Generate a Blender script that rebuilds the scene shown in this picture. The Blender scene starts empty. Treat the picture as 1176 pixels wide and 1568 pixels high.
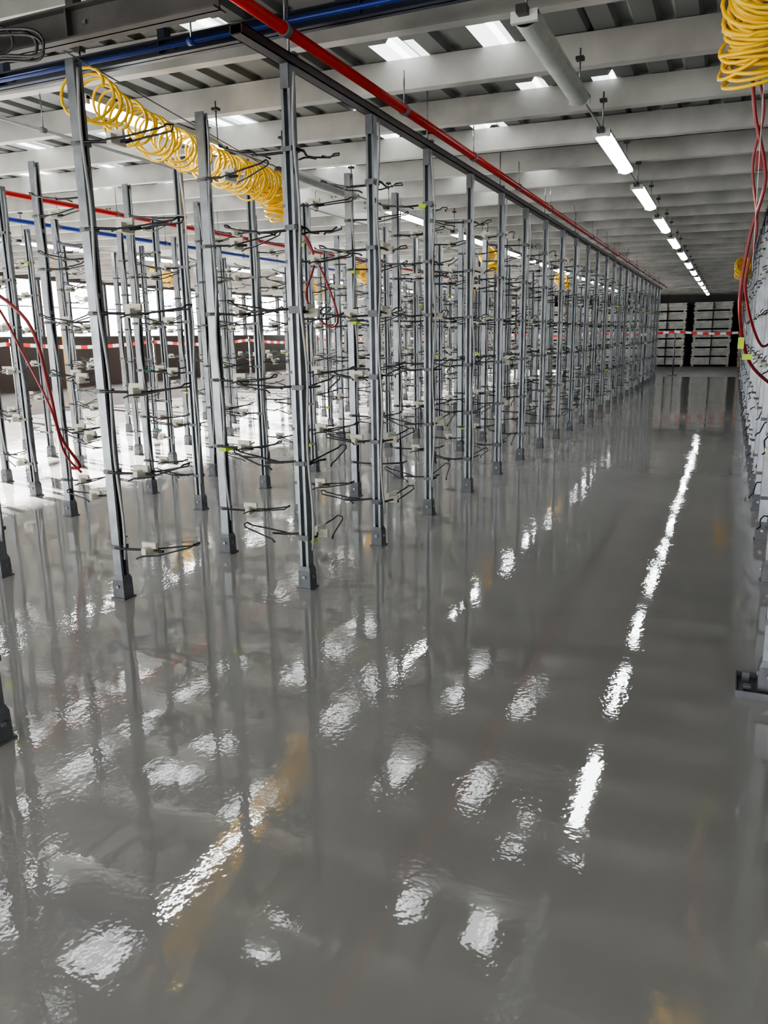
import bpy, math, random
from mathutils import Vector, Matrix
random.seed(7)
H=1.5
sc=bpy.context.scene

# ------------------------------------------------------------ materials
def newmat(name):
    m=bpy.data.materials.new(name); m.use_nodes=True
    nt=m.node_tree; return m,nt,nt.nodes['Principled BSDF']
def pmat(name,col,rough=.5,metal=0.0,var=.12,scale=6.0,emit=None,es=0,bump=0.0,alpha=None):
    m,nt,b=newmat(name)
    b.inputs['Roughness'].default_value=rough
    b.inputs['Metallic'].default_value=metal
    tc=nt.nodes.new('ShaderNodeTexCoord'); n=nt.nodes.new('ShaderNodeTexNoise')
    n.inputs['Scale'].default_value=scale; n.inputs['Detail'].default_value=4
    nt.links.new(tc.outputs['Object'],n.inputs['Vector'])
    r=nt.nodes.new('ShaderNodeValToRGB')
    r.color_ramp.elements[0].position=.3; r.color_ramp.elements[1].position=.7
    r.color_ramp.elements[0].color=tuple(c*(1-var) for c in col)+(1,)
    r.color_ramp.elements[1].color=tuple(min(1,c*(1+var)) for c in col)+(1,)
    nt.links.new(n.outputs['Fac'],r.inputs['Fac']); nt.links.new(r.outputs['Color'],b.inputs['Base Color'])
    if emit:
        b.inputs['Emission Color'].default_value=emit+(1,); b.inputs['Emission Strength'].default_value=es
    if bump:
        bn=nt.nodes.new('ShaderNodeBump'); bn.inputs['Distance'].default_value=bump
        nt.links.new(n.outputs['Fac'],bn.inputs['Height']); nt.links.new(bn.outputs['Normal'],b.inputs['Normal'])
    return m
M={}
M['galv']=pmat('galvanised_steel',(.22,.235,.25),.34,.75,.22,9)
M['galvd']=pmat('dull_galvanised_steel',(.12,.125,.135),.5,.35,.2,12)
M['purlin']=pmat('purlin_zinc',(.42,.42,.40),.5,.2,.28,2)
M['sheet']=pmat('roof_sheet',(.16,.167,.165),.6,.1,.2,1.2)  # darkened grey, with the shadow between purlins put into the sheet colour
M['dark']=pmat('dark_painted_steel',(.02,.019,.02),.45,.1,.3,5)
M['girder']=pmat('brown_grey_girder',(.055,.052,.05),.5,.1,.35,4)
M['navy']=pmat('navy_steel',(.015,.022,.045),.4,.1,.3,5)
M['red']=pmat('red_pipe_paint',(.36,.014,.012),.28,0,.12,5)
M['redhose']=pmat('red_rubber',(.20,.010,.012),.4,0,.12,5)
M['blue']=pmat('blue_pipe_paint',(.008,.03,.22),.35,0,.12,5)
M['yellow']=pmat('yellow_polyurethane',(.88,.56,.02),.28,0,.06,20)
M['ycol']=pmat('yellow_column_paint',(.75,.42,.02),.45,0,.12,4)
M['wire']=pmat('dark_wire',(.030,.032,.035),.35,.6,.25,30)
M['cream']=pmat('cream_clip_plastic',(.56,.54,.46),.5,0,.1,20)
M['lime']=pmat('lime_tag',(.42,.60,.02),.5,0,.1,20)
M['teal']=pmat('teal_clip',(.0,.22,.16),.45,0,.1,20)
M['black']=pmat('black_rubber',(.010,.010,.012),.55,0,.2,20)
M['conduit']=pmat('grey_conduit',(.30,.31,.31),.4,.2,.15,12)
M['white']=pmat('white_enamel',(.50,.52,.50),.35,0,.06,6)
M['diffoff']=pmat('diffuser_unlit',(.42,.46,.43),.25,0,.08,8)
M['lamp']=pmat('diffuser_lit',(.9,.95,1),.4,0,.02,8,(.95,.99,1.0),20)
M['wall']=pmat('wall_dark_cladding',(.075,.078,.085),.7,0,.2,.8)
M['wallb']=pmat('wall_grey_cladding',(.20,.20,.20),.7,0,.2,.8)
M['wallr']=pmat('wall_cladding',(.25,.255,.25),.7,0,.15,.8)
M['concrete']=pmat('raw_concrete',(.24,.235,.23),.6,0,.25,1.5,bump=.004)
M['bund']=pmat('wrapped_bundle',(.74,.75,.72),.6,0,.25,5)
M['bundb']=pmat('cardboard_bundle',(.58,.50,.42),.7,0,.25,5)
M['tapew']=pmat('tape_white',(.8,.8,.78),.4,0,.04,5)
M['taper']=pmat('tape_red',(.7,.03,.03),.4,0,.04,5)

# glossy epoxy floor
def floor_mat():
    m,nt,b=newmat('grey_epoxy_floor'); N=nt.nodes; L=nt.links
    tc=N.new('ShaderNodeTexCoord')
    def noise(scale,detail,stretch=(1,1,1),rot=0,dist=0):
        mp=N.new('ShaderNodeMapping'); mp.inputs['Scale'].default_value=stretch; mp.inputs['Rotation'].default_value=(0,0,rot)
        L.new(tc.outputs['Object'],mp.inputs['Vector'])
        n=N.new('ShaderNodeTexNoise'); n.inputs['Scale'].default_value=scale; n.inputs['Detail'].default_value=detail
        n.inputs['Distortion'].default_value=dist
        L.new(mp.outputs['Vector'],n.inputs['Vector']); return n.outputs['Fac']
    def mul(a,b_):
        x=N.new('ShaderNodeMath'); x.operation='MULTIPLY'; L.new(a,x.inputs[0])
        if isinstance(b_,(int,float)): x.inputs[1].default_value=b_
        else: L.new(b_,x.inputs[1])
        return x.outputs[0]
    def add(a,b_):
        x=N.new('ShaderNodeMath'); x.operation='ADD'; L.new(a,x.inputs[0]); L.new(b_,x.inputs[1]); return x.outputs[0]
    patch=N.new('ShaderNodeMapRange'); patch.inputs['From Min'].default_value=.42; patch.inputs['From Max'].default_value=.62
    patch.inputs['To Min'].default_value=.3; patch.inputs['To Max'].default_value=1.0
    L.new(noise(1.3,2,dist=.6),patch.inputs['Value'])
    fine=mul(mul(noise(48,1),patch.outputs[0]),.00042)
    mid=mul(mul(noise(11,1,(1,.6,1),.5,.6),patch.outputs[0]),.0010)
    big=mul(noise(2.0,1,(1,.6,1),.3,.3),.0017)
    h=add(add(fine,mid),big)
    bp=N.new('ShaderNodeBump'); bp.inputs['Distance'].default_value=1.0; bp.inputs['Strength'].default_value=1
    L.new(h,bp.inputs['Height']); L.new(bp.outputs['Normal'],b.inputs['Normal'])
    r=N.new('ShaderNodeValToRGB'); r.color_ramp.elements[0].position=.3; r.color_ramp.elements[1].position=.7
    r.color_ramp.elements[0].color=(.270,.263,.250,1); r.color_ramp.elements[1].color=(.315,.307,.291,1)
    L.new(noise(.9,4),r.inputs['Fac']); L.new(r.outputs['Color'],b.inputs['Base Color'])
    b.inputs['Roughness'].default_value=.03; b.inputs['IOR'].default_value=2.2
    return m
M['floor']=floor_mat()
def skylight_mat():
    m=bpy.data.materials.new('translucent_polycarbonate'); m.use_nodes=True
    nt=m.node_tree; nt.nodes.clear(); N=nt.nodes
    o=N.new('ShaderNodeOutputMaterial'); t=N.new('ShaderNodeBsdfTranslucent'); t.inputs['Color'].default_value=(.10,.10,.10,1)
    tr=N.new('ShaderNodeBsdfTransparent'); tr.inputs['Color'].default_value=(.75,.79,.79,1)
    n=N.new('ShaderNodeTexNoise'); n.inputs['Scale'].default_value=2
    mr=N.new('ShaderNodeMapRange'); mr.inputs['To Min'].default_value=.15; mr.inputs['To Max'].default_value=.50
    mx=N.new('ShaderNodeMixShader')
    nt.links.new(n.outputs['Fac'],mr.inputs['Value']); nt.links.new(mr.outputs[0],mx.inputs[0])
    nt.links.new(t.outputs[0],mx.inputs[1]); nt.links.new(tr.outputs[0],mx.inputs[2]); nt.links.new(mx.outputs[0],o.inputs[0])
    return m
M['sky']=skylight_mat()

# ------------------------------------------------------------ mesh builder
class B:
    def __init__(s): s.v=[]; s.f=[]; s.mi=[]; s.sm=[]; s.mats=[]
    def m(s,k):
        if k not in s.mats: s.mats.append(k)
        return s.mats.index(k)
    def box(s,c,d,mat,taper=1.0,rot=None):
        i=len(s.v); hx,hy,hz=d[0]/2,d[1]/2,d[2]/2
        for z in (-1,1):
            t=taper if z>0 else 1
            for x,y in ((-1,-1),(1,-1),(1,1),(-1,1)):
                p=Vector((x*hx*t,y*hy*t,z*hz))
                if rot: p=rot@p
                s.v.append((c[0]+p.x,c[1]+p.y,c[2]+p.z))
        q=s.m(mat)
        for f in ((3,2,1,0),(4,5,6,7),(0,1,5,4),(1,2,6,5),(2,3,7,6),(3,0,4,7)):
            s.f.append(tuple(i+k for k in f)); s.mi.append(q); s.sm.append(False)
    def bx(s,x0,x1,y0,y1,z0,z1,mat): s.box(((x0+x1)/2,(y0+y1)/2,(z0+z1)/2),(x1-x0,y1-y0,z1-z0),mat)
    def prism(s,prof,z0,z1,c,ang,mat):
        i=len(s.v); n=len(prof); ca,sa=math.cos(ang),math.sin(ang)
        for z in (z0,z1):
            for x,y in prof: s.v.append((c[0]+x*ca-y*sa,c[1]+x*sa+y*ca,z))
        q=s.m(mat)
        for k in range(n):
            k2=(k+1)%n; s.f.append((i+k,i+k2,i+n+k2,i+n+k)); s.mi.append(q); s.sm.append(False)
        s.f.append(tuple(i+n+k for k in range(n))); s.mi.append(q); s.sm.append(False)
        s.f.append(tuple(i+k for k in reversed(range(n)))); s.mi.append(q); s.sm.append(False)
    def tube(s,pts,r,mat,n=6):
        pts=[Vector(p) for p in pts]; i=len(s.v); up=None; q=s.m(mat); N=len(pts)
        for k,p in enumerate(pts):
            t=(pts[min(k+1,N-1)]-pts[max(k-1,0)])
            if t.length<1e-9: t=Vector((0,0,1))
            t.normalize()
            if up is None:
                up=t.orthogonal().normalized()
            else:
                up=(up-t*up.dot(t))
                up=up.normalized() if up.length>1e-6 else t.orthogonal().normalized()
            w=t.cross(up)
            for a in range(n):
                an=2*math.pi*a/n; o=up*math.cos(an)*r+w*math.sin(an)*r
                s.v.append(tuple(p+o))
        for k in range(N-1):
            for a in range(n):
                a2=(a+1)%n
                s.f.append((i+k*n+a,i+k*n+a2,i+(k+1)*n+a2,i+(k+1)*n+a)); s.mi.append(q); s.sm.append(True)
        s.f.append(tuple(i+a for a in reversed(range(n)))); s.mi.append(q); s.sm.append(False)
        s.f.append(tuple(i+(N-1)*n+a for a in range(n))); s.mi.append(q); s.sm.append(False)
    def shear(s,k): s.v=[(x,y,z+k*x) for x,y,z in s.v]
    def obj(s,name,parent=None):
        me=bpy.data.meshes.new(name); me.from_pydata(s.v,[],s.f)
        for k in s.mats: me.materials.append(M[k])
        me.polygons.foreach_set('material_index',s.mi); me.polygons.foreach_set('use_smooth',s.sm)
        me.update(); o=bpy.data.objects.new(name,me); sc.collection.objects.link(o)
        if parent: o.parent=parent
        return o
def empty(name):
    e=bpy.data.objects.new(name,None); e.empty_display_size=.2; sc.collection.objects.link(e); return e
def crom(P,n=8):
    P=[Vector(p) for p in P]; out=[]
    for i in range(len(P)-1):
        p0=P[max(i-1,0)];p1=P[i];p2=P[i+1];p3=P[min(i+2,len(P)-1)]
        for k in range(n):
            t=k/n
            out.append(.5*((2*p1)+(-p0+p2)*t+(2*p0-5*p1+4*p2-p3)*t*t+(-p0+3*p1-3*p2+p3)*t**3))
    out.append(P[-1]); return out
def helix(axis_pts,rfun,turns,seg=18,wob=.0):
    A=crom(axis_pts,12); N=int(turns*seg); out=[]
    L=[0]
    for i in range(1,len(A)): L.append(L[-1]+(A[i]-A[i-1]).length)
    tot=L[-1]
    for k in range(N+1):
        u=k/N; d=u*tot; j=0
        while j<len(A)-2 and L[j+1]<d: j+=1
        f=(d-L[j])/max(1e-6,L[j+1]-L[j]); p=A[j].lerp(A[j+1],f)
        t=(A[j+1]-A[j]).normalized(); sd=t.cross(Vector((0,0,1))).normalized(); up=sd.cross(t)
        a=2*math.pi*k/seg; r=rfun(u)*(1+wob*math.sin(k*.071)+wob*.7*math.sin(k*.19))
        out.append(p+sd*math.cos(a)*r+up*(math.sin(a)*r-r*.8)+t*wob*.12*math.sin(a*1.0+k*.05))
    return out

# ------------------------------------------------------------ room shell
XL,XR,YB,YF=-14*H,3*H,27.6*H,-3.0*H
b=B(); b.bx(-9*H,XR,YF,19.4*H,-.05,0,'floor'); b.obj('floor')
b=B(); b.bx(XL,XR,YF,YB,-.12,-.052,'concrete')
b.bx(XL,-9*H-.002,YF,YB,-.052,-.008,'concrete'); b.bx(-9*H,XR,19.4*H+.002,YB,-.052,-.008,'concrete'); b.obj('floor_concrete_slab')
SL=-.02
RZ=2.13*H; PD=.20
ztop=RZ+PD
W0,W1=1.15,2.36
b=B(); b.bx(XL,XR,YB,YB+.15,-.1,ztop+.6,'wallb'); b.obj('wall_back')
b=B()
b.bx(XL,-9*H,YF-.15,YF,-.1,ztop+.6,'wallr'); b.bx(-3.6*H,-3.0*H,YF-.15,YF,-.1,ztop+.1,'wallr'); b.bx(2.6*H,XR,YF-.15,YF,-.1,ztop,'wallr')
b.bx(-9*H,2.6*H,YF-.15,YF,2.08*H,ztop+.2,'wallr')
for (a,c) in ((-9*H,-3.6*H),(-3.0*H,2.6*H)):  # door openings behind the camera, added for fill daylight on the foreground
    b.bx(a,a+.1,YF,YF+.08,0,2.08*H,'galvd'); b.bx(c-.1,c,YF,YF+.08,0,2.08*H,'galvd'); b.bx(a,c,YF,YF+.2,2.02*H,2.11*H,'galvd')
b.obj('wall_front')
b=B(); b.bx(XR,XR+.15,YF,YB,-.1,ztop+.1,'wallr'); b.obj('wall_right')
b=B()
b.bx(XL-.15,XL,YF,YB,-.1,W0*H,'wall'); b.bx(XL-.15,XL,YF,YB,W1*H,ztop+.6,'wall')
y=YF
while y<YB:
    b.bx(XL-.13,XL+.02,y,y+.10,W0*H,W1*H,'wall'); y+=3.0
b.bx(XL-.16,XL+.06,YF,YB,(W0-.03)*H,W0*H,'galvd')
b.bx(XL-.10,XL-.04,YF,YB,1.78*H,1.80*H,'galvd')
b.obj('wall_left')
M['yard']=pmat('yard_concrete',(.30,.29,.27),.8,0,.2,.4)
b=B(); b.bx(XL-40,XR+30,YF-40,YF-.16,-.2,-.06,'yard'); b.bx(XL-40,XL-.17,YF-.16,YB+10,-.2,-.06,'yard'); b.obj('ground_outside')
# purlins (C section, running across the aisles)
b=B(); k0=.70*H
yy=[3.06*H+k0*k for k in range(-8,35)]
for y in yy:
    b.bx(XL+.01,XR-.01,y,y+.006,RZ,ztop,'purlin')
    b.bx(XL+.01,XR-.01,y+.006,y+.09,RZ,RZ+.006,'purlin')
    b.bx(XL+.01,XR-.01,y+.084,y+.09,RZ+.006,RZ+.03,'purlin')
    b.bx(XL+.01,XR-.01,y+.006,y+.09,ztop-.006,ztop,'purlin')
    for x in (-3.4*H,-6*H,-9*H,1*H):
        for q in (.03,.09):
            b.box((x+q,y-.006,RZ+.06),(.018,.012,.018),'galvd'); b.box((x+q,y-.006,RZ+.13),(.018,.012,.018),'galvd')
b.shear(SL); b.obj('roof_purlins')
def corr(b,x0,x1,y0,y1,z,mat):
    if y1-y0<.001: return
    per=.25; prof=[(0,0),(.13,0),(.155,.035),(.225,.035),(.25,0)]
    pts=[]; x=x0
    while x<x1-1e-6:
        for dx,dz in prof[:-1]:
            if x+dx<x1: pts.append((x+dx,z+dz))
        x+=per
    pts.append((x1,z))
    i=len(b.v)
    for (px,pz) in pts: b.v.append((px,y0,pz)); b.v.append((px,y1,pz))
    q=b.m(mat)
    for k in range(len(pts)-1):
        b.f.append((i+2*k,i+2*k+1,i+2*k+3,i+2*k+2)); b.mi.append(q); b.sm.append(False)
roof=B(); sky=B()
strips=[(-8.4*H,-7.8*H,[(1*H,7*H),(9*H,18*H)]),(-5.6*H,-5.2*H,[(2*H,6*H),(8*H,14*H)]),
 (-4.75*H,-4.5*H,[(3*H,6.5*H)]),
 (-4.0*H,-3.6*H,[(2.2*H,3.3*H),(4.2*H,5.0*H),(6*H,8*H)]),(-3.15*H,-2.8*H,[(2.3*H,2.9*H),(3.9*H,4.6*H),(5.3*H,7*H)]),
 (-2.25*H,-2.05*H,[(3.0*H,3.3*H),(4.5*H,5.2*H),(6.3*H,7.3*H)]),(-1.62*H,-1.40*H,[(3.55*H,3.9*H),(4.75*H,5.2*H),(6.2*H,7*H)]),(-1.14*H,-.99*H,[(3.5*H,3.9*H),(4.35*H,4.8*H)]),(-.76*H,-.64*H,[(4.4*H,4.75*H)])]
x=XL-.2
for (a,c,sp_) in strips:
    corr(roof,x,a,YF-.1,YB+.2,ztop+.005,'sheet')
    yc=YF-.1
    for (s0,s1) in sp_:
        corr(roof,a,c,yc,s0,ztop+.005,'sheet'); corr(sky,a,c,s0,s1,ztop+.005,'sky'); yc=s1
    corr(roof,a,c,yc,YB+.2,ztop+.005,'sheet'); x=c
corr(roof,x,XR+.2,YF-.1,YB+.2,ztop+.005,'sheet')
roof.shear(SL); roof.obj('ceiling'); sky.shear(SL); sky.obj('skylight_sheets')

# ------------------------------------------------------------ racks
PH=1.952*H
LV=[.22,.52,.82,1.11,1.40,1.68]
w=.058; t=.004; lp=.016
def cprof(w):
    a=w/2
    return [(-a,-a),(-a+lp,-a),(-a+lp,-a+t),(-a+t,-a+t),(-a+t,a-t),(a-t,a-t),(a-t,-a+t),(a-lp,-a+t),(a-lp,-a),(a,-a),(a,a),(-a,a)]
PR=cprof(w)
def bracket(b,px,py,z,ang,L,plate,full=True,sg=1):
    c,s=math.cos(ang),math.sin(ang)
    def P(u,v_,dz=0): return (px+u*c-v_*s,py+u*s+v_*c,z+dz)
    o=w/2
    up=random.uniform(.01,.05)
    R=.0053
    b.tube([P(0,-o-.008),P(.06,-o-.01),P(L*.40,-.02*sg,-.006),P(L*.58,-.01*sg,-.006)],R*1.5,'wire',5)
    b.tube([P(L*.38,-.075*sg,-.018),P(L*.44,-.055*sg,-.006),P(L*.70,-.05*sg,up*.4),P(L*1.0,-.04*sg,up),P(L*1.05,-.02*sg,up+.022),P(L*1.03,.02*sg,up+.018),P(L*1.0,.03*sg,up+.004),P(L*.62,.06*sg,-.008),P(L*.44,.085*sg,-.016),P(L*.38,.095*sg,-.03)],R,'wire',5)
    Rm=Matrix.Rotation(ang,3,'Z')
    b.box(P(0,0),(w+.014,w+.014,.024),'galvd',rot=Rm)
    if plate:
        b.box(P(L*.42,0,-.004),(.03,.115,.05),'cream',rot=Rm)
        b.box(P(L*.42,0,.028),(.10,.020,.034),'cream',rot=Rm)
    rr=random.random()
    if rr<.06: b.box(P(.04,0,-.02),(.06,.075,.028),'lime',rot=Rm)
    elif rr<.10: b.box(P(L*.95,0,up),(.05,.03,.022),'teal',rot=Rm)
def row(X,ys,oang,dirs,plates,rail=False,cable=True,near=8):
    par=empty('hanging_rack_row')
    p=B(); w_=B()
    for i,Y in enumerate(ys):
        px,py=X*H,Y*H
        jx=random.uniform(-.006,.006)
        p.prism(PR,.02,PH,(px+jx,py),oang+random.uniform(-.06,.06),'galv')
        p.box((px+jx,py,.005),(.10,.10,.010),'galvd')
        p.box((px+jx,py,.010+.055),(.082,.082,.11),'galvd',taper=.96)
        p.box((px+jx,py,.120+.012),(.078,.078,.024),'galvd',taper=.8)
        for s_ in (-1,1):
            p.box((px+.044*s_,py,.08),(.010,.018,.018),'galv'); p.box((px+jx,py+.044*s_,.08),(.018,.010,.018),'galv')
        if rail:
            p.box((px+jx,py-.034,PH-.06),(.05,.008,.12),'galvd')
        for z in (.95,1.75,2.4):
            p.box((px+w/2+.003,py,z),(.006,.022,.03),'galvd')
        for di,(d,LL) in enumerate(dirs):
            base=random.uniform(-.08,.08)
            for l in LV:
                z=l*H+random.uniform(-.012,.012)
                bracket(w_,px,py,z,d+base+random.uniform(-.16,.16),LL*random.uniform(.92,1.06),random.random()<plates,True,1 if (i+di)%2 else -1)
        if cable:
            pts=[]
            for k in range(41):
                z=.25+(PH-.3)*k/40
                pts.append((px+.042+.022*abs(math.sin(z*3.6+i))**2,py-.03+.012*math.sin(z*2.1+i*2),z))
            w_.tube(pts,.008,'conduit',6)
    p.obj('posts',par); w_.obj('wire_brackets',par)
    return par
hp=math.pi/2
sp=.7125
def ys(y0,n): return [y0+sp*k for k in range(n)]
row(-1.522,ys(2.639,23),0,[(hp-.1,.40),(math.pi,.42)],.25,rail=True)
row(-2.155,ys(2.266,23),hp,[(0.05,.52)],.95,cable=True)
row(-2.87,ys(2.30,23),0,[(math.pi+.2,.44)],.7)
row(-3.51,ys(3.32,22),hp,[(0.1,.48)],.85)
row(-4.22,ys(3.0,22),0,[(math.pi,.36)],.6)
row(-4.86,ys(3.32,22),hp,[(0,.40)],.7)
row(-5.57,ys(3.7,21),0,[(math.pi,.36)],.6)
row(-6.21,ys(4.0,21),hp,[(0,.40)],.6)
row(.205,[2.266+sp*1.565]+ys(4.09,20),hp,[(hp,.25)],.3,rail=True)
row(.84,ys(3.0,22),0,[(0,.36)],.5)
row(1.55,ys(3.3,22),hp,[(0,.36)],.5)
row(-1.66,[1.25],0,[(math.pi,.36)],.5)
e=row(.168,[2.29],hp,[(0,.25)],.3)
b=B(); x0,x1,y0,y1=.085*H,.30*H,2.22*H,2.36*H
b.bx(x0,x1,y0,y1,0,.006,'galvd')
b.bx(x0,x1,y0-.006,y0,0,.032,'galvd'); b.bx(x0,x1,y1,y1+.006,0,.032,'galvd'); b.bx(x0-.006,x0,y0-.006,y1+.006,0,.032,'galvd')
b.box((x0+.035,y0+.16,.03),(.03,.03,.05),'galv'); b.box((x0+.04,y0+.06,.02),(.03,.03,.03),'galv')
b.obj('foot_tray',e)

def rail(X,y0,y1,side=0):
    b=B(); x=X*H; z=PH
    b.bx(x-.035,x+.035,y0,y1,z,z+.006,'dark'); b.bx(x-.035,x-.029,y0,y1,z,z+.05,'dark'); b.bx(x+.029,x+.035,y0,y1,z,z+.05,'dark')
    b.bx(x-.035,x+.035,y0,y1,z+.045,z+.05,'dark')
    y=y0+.5
    while y<y1:
        zz=RZ+SL*x
        b.tube([(x,y,z+.05),(x,y,zz+.1)],.006,'galv',6); b.box((x,y,z+.056),(.09,.05,.012),'galvd'); y+=2.1
    return b.obj('overhead_rail')
rail(-1.522,2.32*H,18.9*H); rail(.205,3.0*H,18.9*H)

# ------------------------------------------------------------ pipes
def pipe(name,pts,r,mat,hang=None,step=3.0,clampmat='galvd'):
    b=B(); b.tube(pts,r,mat,14)
    a=Vector(pts[0]); c=Vector(pts[-1]); L=(c-a).length; d=(c-a).normalized(); q=.4
    while q<L:
        p=a+d*q
        b.tube([p-d*.02,p+d*.02],r+.008,clampmat,14)
        if hang: b.tube([p+Vector((0,0,r)),(p.x,p.y,RZ+SL*p.x+.05)],.005,'galv',5)
        q+=step
    return b.obj(name)
zr=2.025*H
pipe('red_supply_pipe',[(-1.465*H,-2*H,zr),(-1.465*H,19.5*H,zr)],.030,'red',True,1.6)
pipe('red_supply_pipe',[(-4.7*H,-2*H,zr),(-4.7*H,19.5*H,zr)],.030,'red',True,2.1)
pipe('blue_supply_pipe',[(-5.35*H,-2*H,1.97*H),(-5.35*H,19.5*H,1.97*H)],.028,'blue',True,2.1)
pipe('blue_supply_pipe',[(-7.5*H,2.60*H,2.075*H),(.9*H,2.60*H,2.075*H)],.013,'blue',True,1.6,'blue')
pipe('conduit_pipe',[(-3.2*H,2.85*H,2.03*H),(-3.2*H,19*H,2.03*H)],.012,'conduit',True,2.1)
def girder(name,x0,x1,y,z0,z1,wd,mat):
    b=B(); b.bx(x0,x1,y-.006,y+.006,z0,z1,mat); b.bx(x0,x1,y-wd/2,y+wd/2,z0,z0+.01,mat); b.bx(x0,x1,y-wd/2,y+wd/2,z1-.01,z1,mat)
    x=x0+.4
    while x<x1:
        b.bx(x,x+.01,y-wd/2+.005,y+wd/2-.005,z0+.01,z1-.01,mat)
        b.box((x+.1,y-.012,(z0+z1)/2),(.018,.014,.018),'galvd')
        zt=RZ+SL*x+.02
        if zt>z1: b.bx(x,x+.05,y-.03,y+.03,z1,zt,mat)
        x+=1.3
    return b.obj(name)
girder('cross_girder',-7.6*H,-1.53*H,2.25*H,2.0*H,2.10*H,.10,'girder')
girder('cross_girder',-7.6*H,.95*H,2.72*H,2.085*H,2.145*H,.08,'navy')
girder('cross_girder',-7.6*H,.95*H,1.75*H,2.07*H,2.145*H,.12,'dark')

# ------------------------------------------------------------ lights
def lamp(X,Y,lit,z=1.97):
    e=empty('linear_ceiling_light'); e.location=(X*H,Y*H,z*H)
    L=1.0*H; W=.13
    b=B()
    b.box((0,0,.055),(W*.8,L,.04),'white',taper=.8)
    b.box((0,0,.028),(W,L,.018),'white')
    b.box((0,-L/2+.012,.016),(W*1.0,.03,.05),'white'); b.box((0,L/2-.012,.016),(W*1.0,.03,.05),'white')
    top=(RZ+SL*X*H)-z*H
    for s in (-1,1):
        b.tube([(0,s*L*.47,.06),(0,s*L*.47,top+.05)],.006,'galv',6)
        b.box((0,s*(L/2+.03),.03),(.05,.07,.035),'dark')
        b.box((0,s*L*.47,top-.01),(.05,.05,.02),'dark')
    b.tube([(0,(L/2+.05),.03),(0,(L/2+.12),.045),(0,1.6*H-L/2-.12,.045),(0,1.6*H-L/2-.05,.03)],.008,'conduit',6)
    b.obj('housing',e)
    d=B(); n=8
    for yy_ in (-L/2+.028,L/2-.028):
        for k in range(n+1):
            a=math.pi*k/n; d.v.append((-math.cos(a)*W*.46,yy_,.019-math.sin(a)*.042))
    q=d.m('lamp' if lit else 'diffoff')
    for k in range(n): d.f.append((k,k+1,n+1+k+1,n+1+k)); d.mi.append(q); d.sm.append(True)
    d.obj('diffuser',e)
for k in range(13): lamp(-.675,3.165+1.6*k,k>0)
for k in range(11): lamp(-2.55,3.19+1.6*k,k not in (1,))
for k in range(11): lamp(-6.5,3.19+1.6*k,True)

# ------------------------------------------------------------ hoses
e=empty('yellow_coil_hose'); b=B()
b.tube(helix([(-2.19*H,2.34*H,1.95*H),(-2.27*H,2.62*H,1.925*H),(-2.42*H,3.2*H,1.93*H)],lambda u:.115-.01*u,17,18,.18),.008,'yellow',7)
b.tube(helix([(-2.42*H,3.2*H,1.93*H),(-2.46*H,3.65*H,1.92*H),(-2.5*H,4.1*H,1.93*H)],lambda u:.105+.02*u,30,18,.15),.008,'yellow',7)
b.tube(helix([(-2.5*H,4.1*H,1.93*H),(-2.5*H,4.2*H,1.90*H),(-2.5*H,4.24*H,1.70*H)],lambda u:.135-.03*u,18,18,.15),.008,'yellow',7)
b.obj('coil',e)
c=B(); c.tube([(-2.13*H,2.2*H,1.96*H),(-2.55*H,4.4*H,1.95*H)],.004,'galv',5); c.obj('support_wire',e)
e=empty('yellow_coil_hose'); b=B()
b.tube(helix([(.025*H,2.80*H,2.10*H),(.01*H,2.96*H,2.0*H),(.015*H,3.05*H,1.82*H)],lambda u:.165-.04*u,24,20,.12),.009,'yellow',8)
b.tube(helix([(.025*H,2.90*H,2.06*H),(-.005*H,2.98*H,1.97*H),(.025*H,3.04*H,1.88*H)],lambda u:.12,12,20,.2),.009,'yellow',8)
b.obj('coil',e)
b=B()
b.tube(crom([(.0*H,3.03*H,1.80*H),(.015*H,3.05*H,1.70*H),(.062*H,3.05*H,1.5*H),(.03*H,3.08*H,1.32*H),(.015*H,3.1*H,1.1*H),(.06*H,3.2*H,.9*H),(.15*H,3.34*H,.8*H)]),.009,'redhose',7)
b.tube(crom([(.02*H,3.03*H,1.80*H),(.04*H,3.05*H,1.70*H),(.02*H,3.07*H,1.55*H),(.05*H,3.1*H,1.35*H),(.03*H,3.12*H,1.15*H),(.10*H,3.25*H,.95*H),(.16*H,3.34*H,1.0*H)]),.007,'redhose',7)
b.tube([(.03*H,3.0*H,1.9*H),(.045*H,3.0*H,1.2*H)],.002,'tapew',4)
b.box((.04*H,3.07*H,1.56*H),(.035,.03,.09),'redhose')
b.box((.03*H,3.1*H,.96*H),(.03,.03,.06),'lime'); b.box((.055*H,3.15*H,.91*H),(.05,.03,.03),'lime')
b.obj('red_air_line',e)
for (X,Y) in ((-2.5,8.5),(-2.5,12.5),(-4.5,9.5),(-4.5,14),(-6.6,8),(-6.6,12),(.06,11.5)):
    b=B(); b.tube(helix([(X*H,Y*H,1.93*H),(X*H,(Y+.25)*H,1.88*H),(X*H,(Y+.35)*H,1.78*H)],lambda u:.13,18,12,.1),.009,'yellow',5)
    b.tube([(X*H,Y*H,1.93*H),(X*H,Y*H,RZ+SL*X*H+.02)],.005,'galv',5)
    b.tube(crom([(X*H,(Y+.3)*H,1.75*H),((X+.05)*H,(Y+.33)*H,1.3*H),((X+.12)*H,(Y+.2)*H,.95*H)]),.007,'redhose',6)
    b.obj('yellow_coil_hose')
def hose(name,pts,r,mat):
    b=B(); b.tube(crom([(x*H,y*H,(1+z)*H) for x,y,z in pts]),r,mat,7); return b.obj(name)
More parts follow.
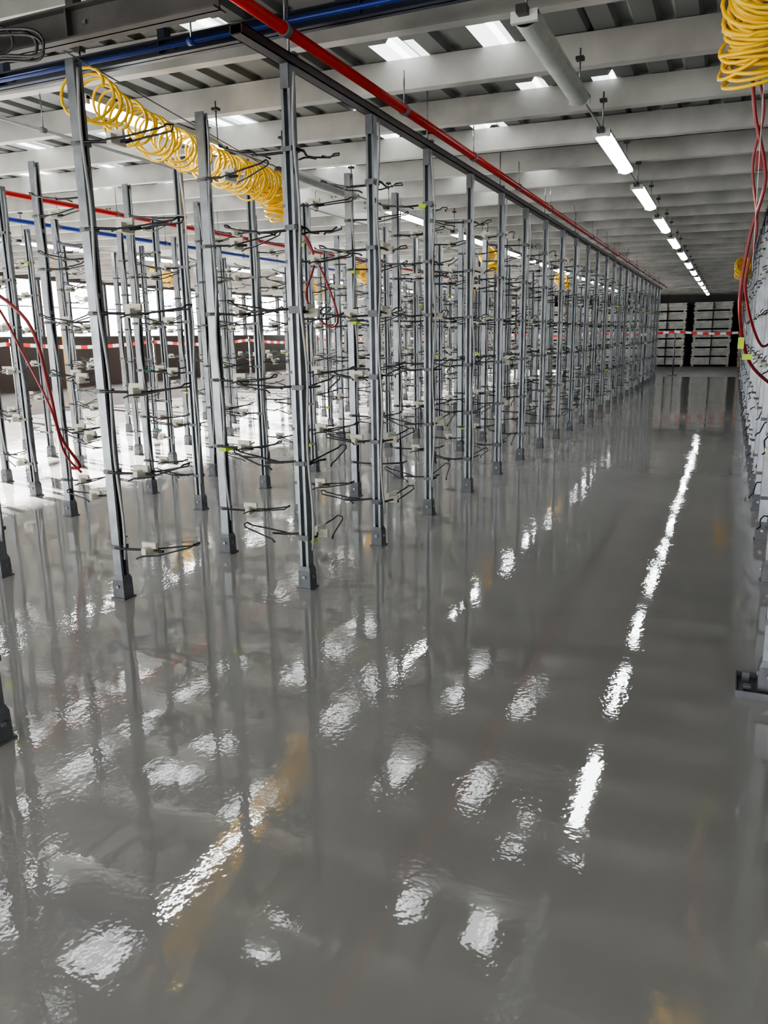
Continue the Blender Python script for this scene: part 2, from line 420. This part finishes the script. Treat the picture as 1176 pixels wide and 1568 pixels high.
hose('red_air_hose',[(-2.5,4.24,.68),(-2.40,4.30,.60),(-2.36,4.32,.45),(-2.44,4.35,.25),(-2.34,4.42,.08),(-2.25,4.4,.12),(-2.30,4.35,.35),(-2.42,4.3,.62)],.011,'redhose')
hose('red_air_hose',[(-3.72,2.75,.50),(-3.62,2.9,.36),(-3.42,3.08,.12),(-3.40,3.16,-.25),(-3.40,3.2,-.5),(-3.36,3.28,-.68),(-3.42,3.27,-.70)],.014,'redhose')
hose('red_air_hose',[(-3.64,2.85,.36),(-3.50,2.95,.22),(-3.44,3.05,-.05),(-3.36,3.12,-.35),(-3.38,3.2,-.60),(-3.33,3.26,-.72)],.010,'redhose')
e=empty('cable_bundle')
for i,(dz,dx,r) in enumerate(((0,0,.009),(-.02,.04,.007),(.02,-.08,.007),(-.04,-.16,.010),(-.02,.08,.006))):
    b=B(); y=2.14-.012*i; x=-2.34+dx
    b.tube(crom([((x-.45)*H,y*H,(2.04+dz)*H),((x-.14)*H,(y-.01)*H,(2.03+dz*.5)*H),((x+.08)*H,y*H,(2.02+dz)*H),((x+.14)*H,(y+.01)*H,(1.985+dz)*H),((x+.09)*H,(y+.03)*H,(1.95+dz)*H),((x-.06)*H,(y)*H,(1.96+dz)*H),((x-.22)*H,(y-.02)*H,(1.935+dz)*H),((x-.5)*H,(y)*H,(1.95+dz)*H)]),r,'black',7)
    b.obj('cable',e)
for i in range(3):
    b=B(); q=(-2.40-.07*i)*H; b.tube([(q,2.12*H,1.93*H),(q,2.12*H,1.90*H)],.013,'blue',10); b.tube([(q,2.12*H,1.90*H),(q,2.12*H,1.885*H)],.018,'blue',6); b.tube([(q,2.12*H,1.945*H),(q,2.12*H,1.93*H)],.018,'galv',6); b.obj('fitting',e)

# ------------------------------------------------------------ far end
def stack(X0,X1,Y0,Y1,mat,ht):
    b=B(); z=.02-.008
    while z<ht:
        b.bx(X0+.02,X0+.12,Y0,Y1,z-.02,z+.07,'bundb'); b.bx(X1-.12,X1-.02,Y0,Y1,z-.02,z+.07,'bundb')
        z+=.07; n=6; th=.055
        for k in range(n):
            o=random.uniform(-.03,.03); q=random.uniform(-.05,.05)
            b.bx(X0+o,X1+o,Y0+q,Y1,z,z+th-.012,mat); z+=th
        b.bx((X0+X1)/2-.02,(X0+X1)/2+.02,Y0-.06,Y1,z-.33,z-.008,'black')
    return b.obj('stacked_sheet_bundle')
x=-13*H
while x<2.4*H:
    wd=1.05*H if x>-3*H else 1.3*H
    stack(x,x+wd,25.4*H,27.3*H,'bundb' if random.random()<.2 or (x>-.8*H) else 'bund',1.93*H*random.uniform(.93,1.0)); x+=wd+.22*H
def tape(pts,n,name):
    b=B(); a=Vector(pts[0]); c=Vector(pts[1])
    for k in range(n):
        p=a.lerp(c,k/n); q=a.lerp(c,(k+1)/n); f0=.10*math.sin(math.pi*((k/n*6)%1)); f1=.10*math.sin(math.pi*(((k+1)/n*6)%1 if (k+1)<n else 0))
        i=len(b.v); b.v+= [(p.x,p.y,p.z-f0-.04),(q.x,q.y,q.z-f1-.04),(q.x,q.y,q.z-f1+.04),(p.x,p.y,p.z-f0+.04)]
        b.f.append((i,i+1,i+2,i+3)); b.mi.append(b.m('taper' if k%2 else 'tapew')); b.sm.append(False)
    for k in range(7):
        p=a.lerp(c,k/6); b.tube([(p.x+.03,p.y+.03,-.008),(p.x+.03,p.y+.03,p.z+.1)],.025,'galvd',8); b.box((p.x+.03,p.y+.03,.005),(.3,.3,.03),'galvd')
    return b.obj(name)
tape([(-8.8*H,20*H,1.03*H),(2.5*H,20*H,1.03*H)],90,'barrier_tape')
tape([(-9.2*H,2*H,1.0*H),(-9.2*H,19.8*H,1.0*H)],130,'barrier_tape')
for Y in (5.6,9.4,13.2,17.0,20.8):
    b=B(); x=-9.6*H; y=Y*H; top=RZ+SL*x
    b.bx(x-.09,x+.09,y-.09,y-.078,-.01,top,'ycol'); b.bx(x-.09,x+.09,y+.078,y+.09,-.01,top,'ycol'); b.bx(x-.006,x+.006,y-.078,y+.078,-.01,top,'ycol')
    b.bx(x-.18,x+.18,y-.18,y+.18,-.01,.015,'galvd'); b.obj('yellow_steel_column')

# ------------------------------------------------------------ light
sun=bpy.data.lights.new('sun','SUN'); sun.energy=170; sun.angle=.01; sun.color=(1,.97,.93)
so=bpy.data.objects.new('sun',sun); sc.collection.objects.link(so)
d=Vector((1,-.30,-.235)).normalized(); so.rotation_euler=d.to_track_quat('-Z','Y').to_euler()
wd=bpy.data.worlds.new('sky'); sc.world=wd; wd.use_nodes=True
bg=wd.node_tree.nodes['Background']; bg.inputs['Color'].default_value=(.98,.99,1,1); bg.inputs['Strength'].default_value=6.5

# ------------------------------------------------------------ camera
cam=bpy.data.cameras.new('camera'); co=bpy.data.objects.new('camera',cam); sc.collection.objects.link(co)
cx=Vector((.9149,.4032,-.01645)).normalized(); cz=Vector((.3966,-.8910,.2206)).normalized(); cy=cz.cross(cx).normalized(); cx=cy.cross(cz)
m=Matrix((cx,cy,cz)).transposed().to_4x4(); m.translation=(0,0,H); co.matrix_world=m
cam.sensor_fit='VERTICAL'; cam.sensor_height=36; cam.lens=27.09; cam.clip_start=.02; cam.clip_end=300
sc.camera=co
sc.view_settings.view_transform='AgX'
try: sc.view_settings.look='AgX - Medium High Contrast'
except Exception as ex: print(ex)
sc.view_settings.exposure=.12
print('verts',sum(len(o.data.vertices) for o in sc.objects if o.type=='MESH'))
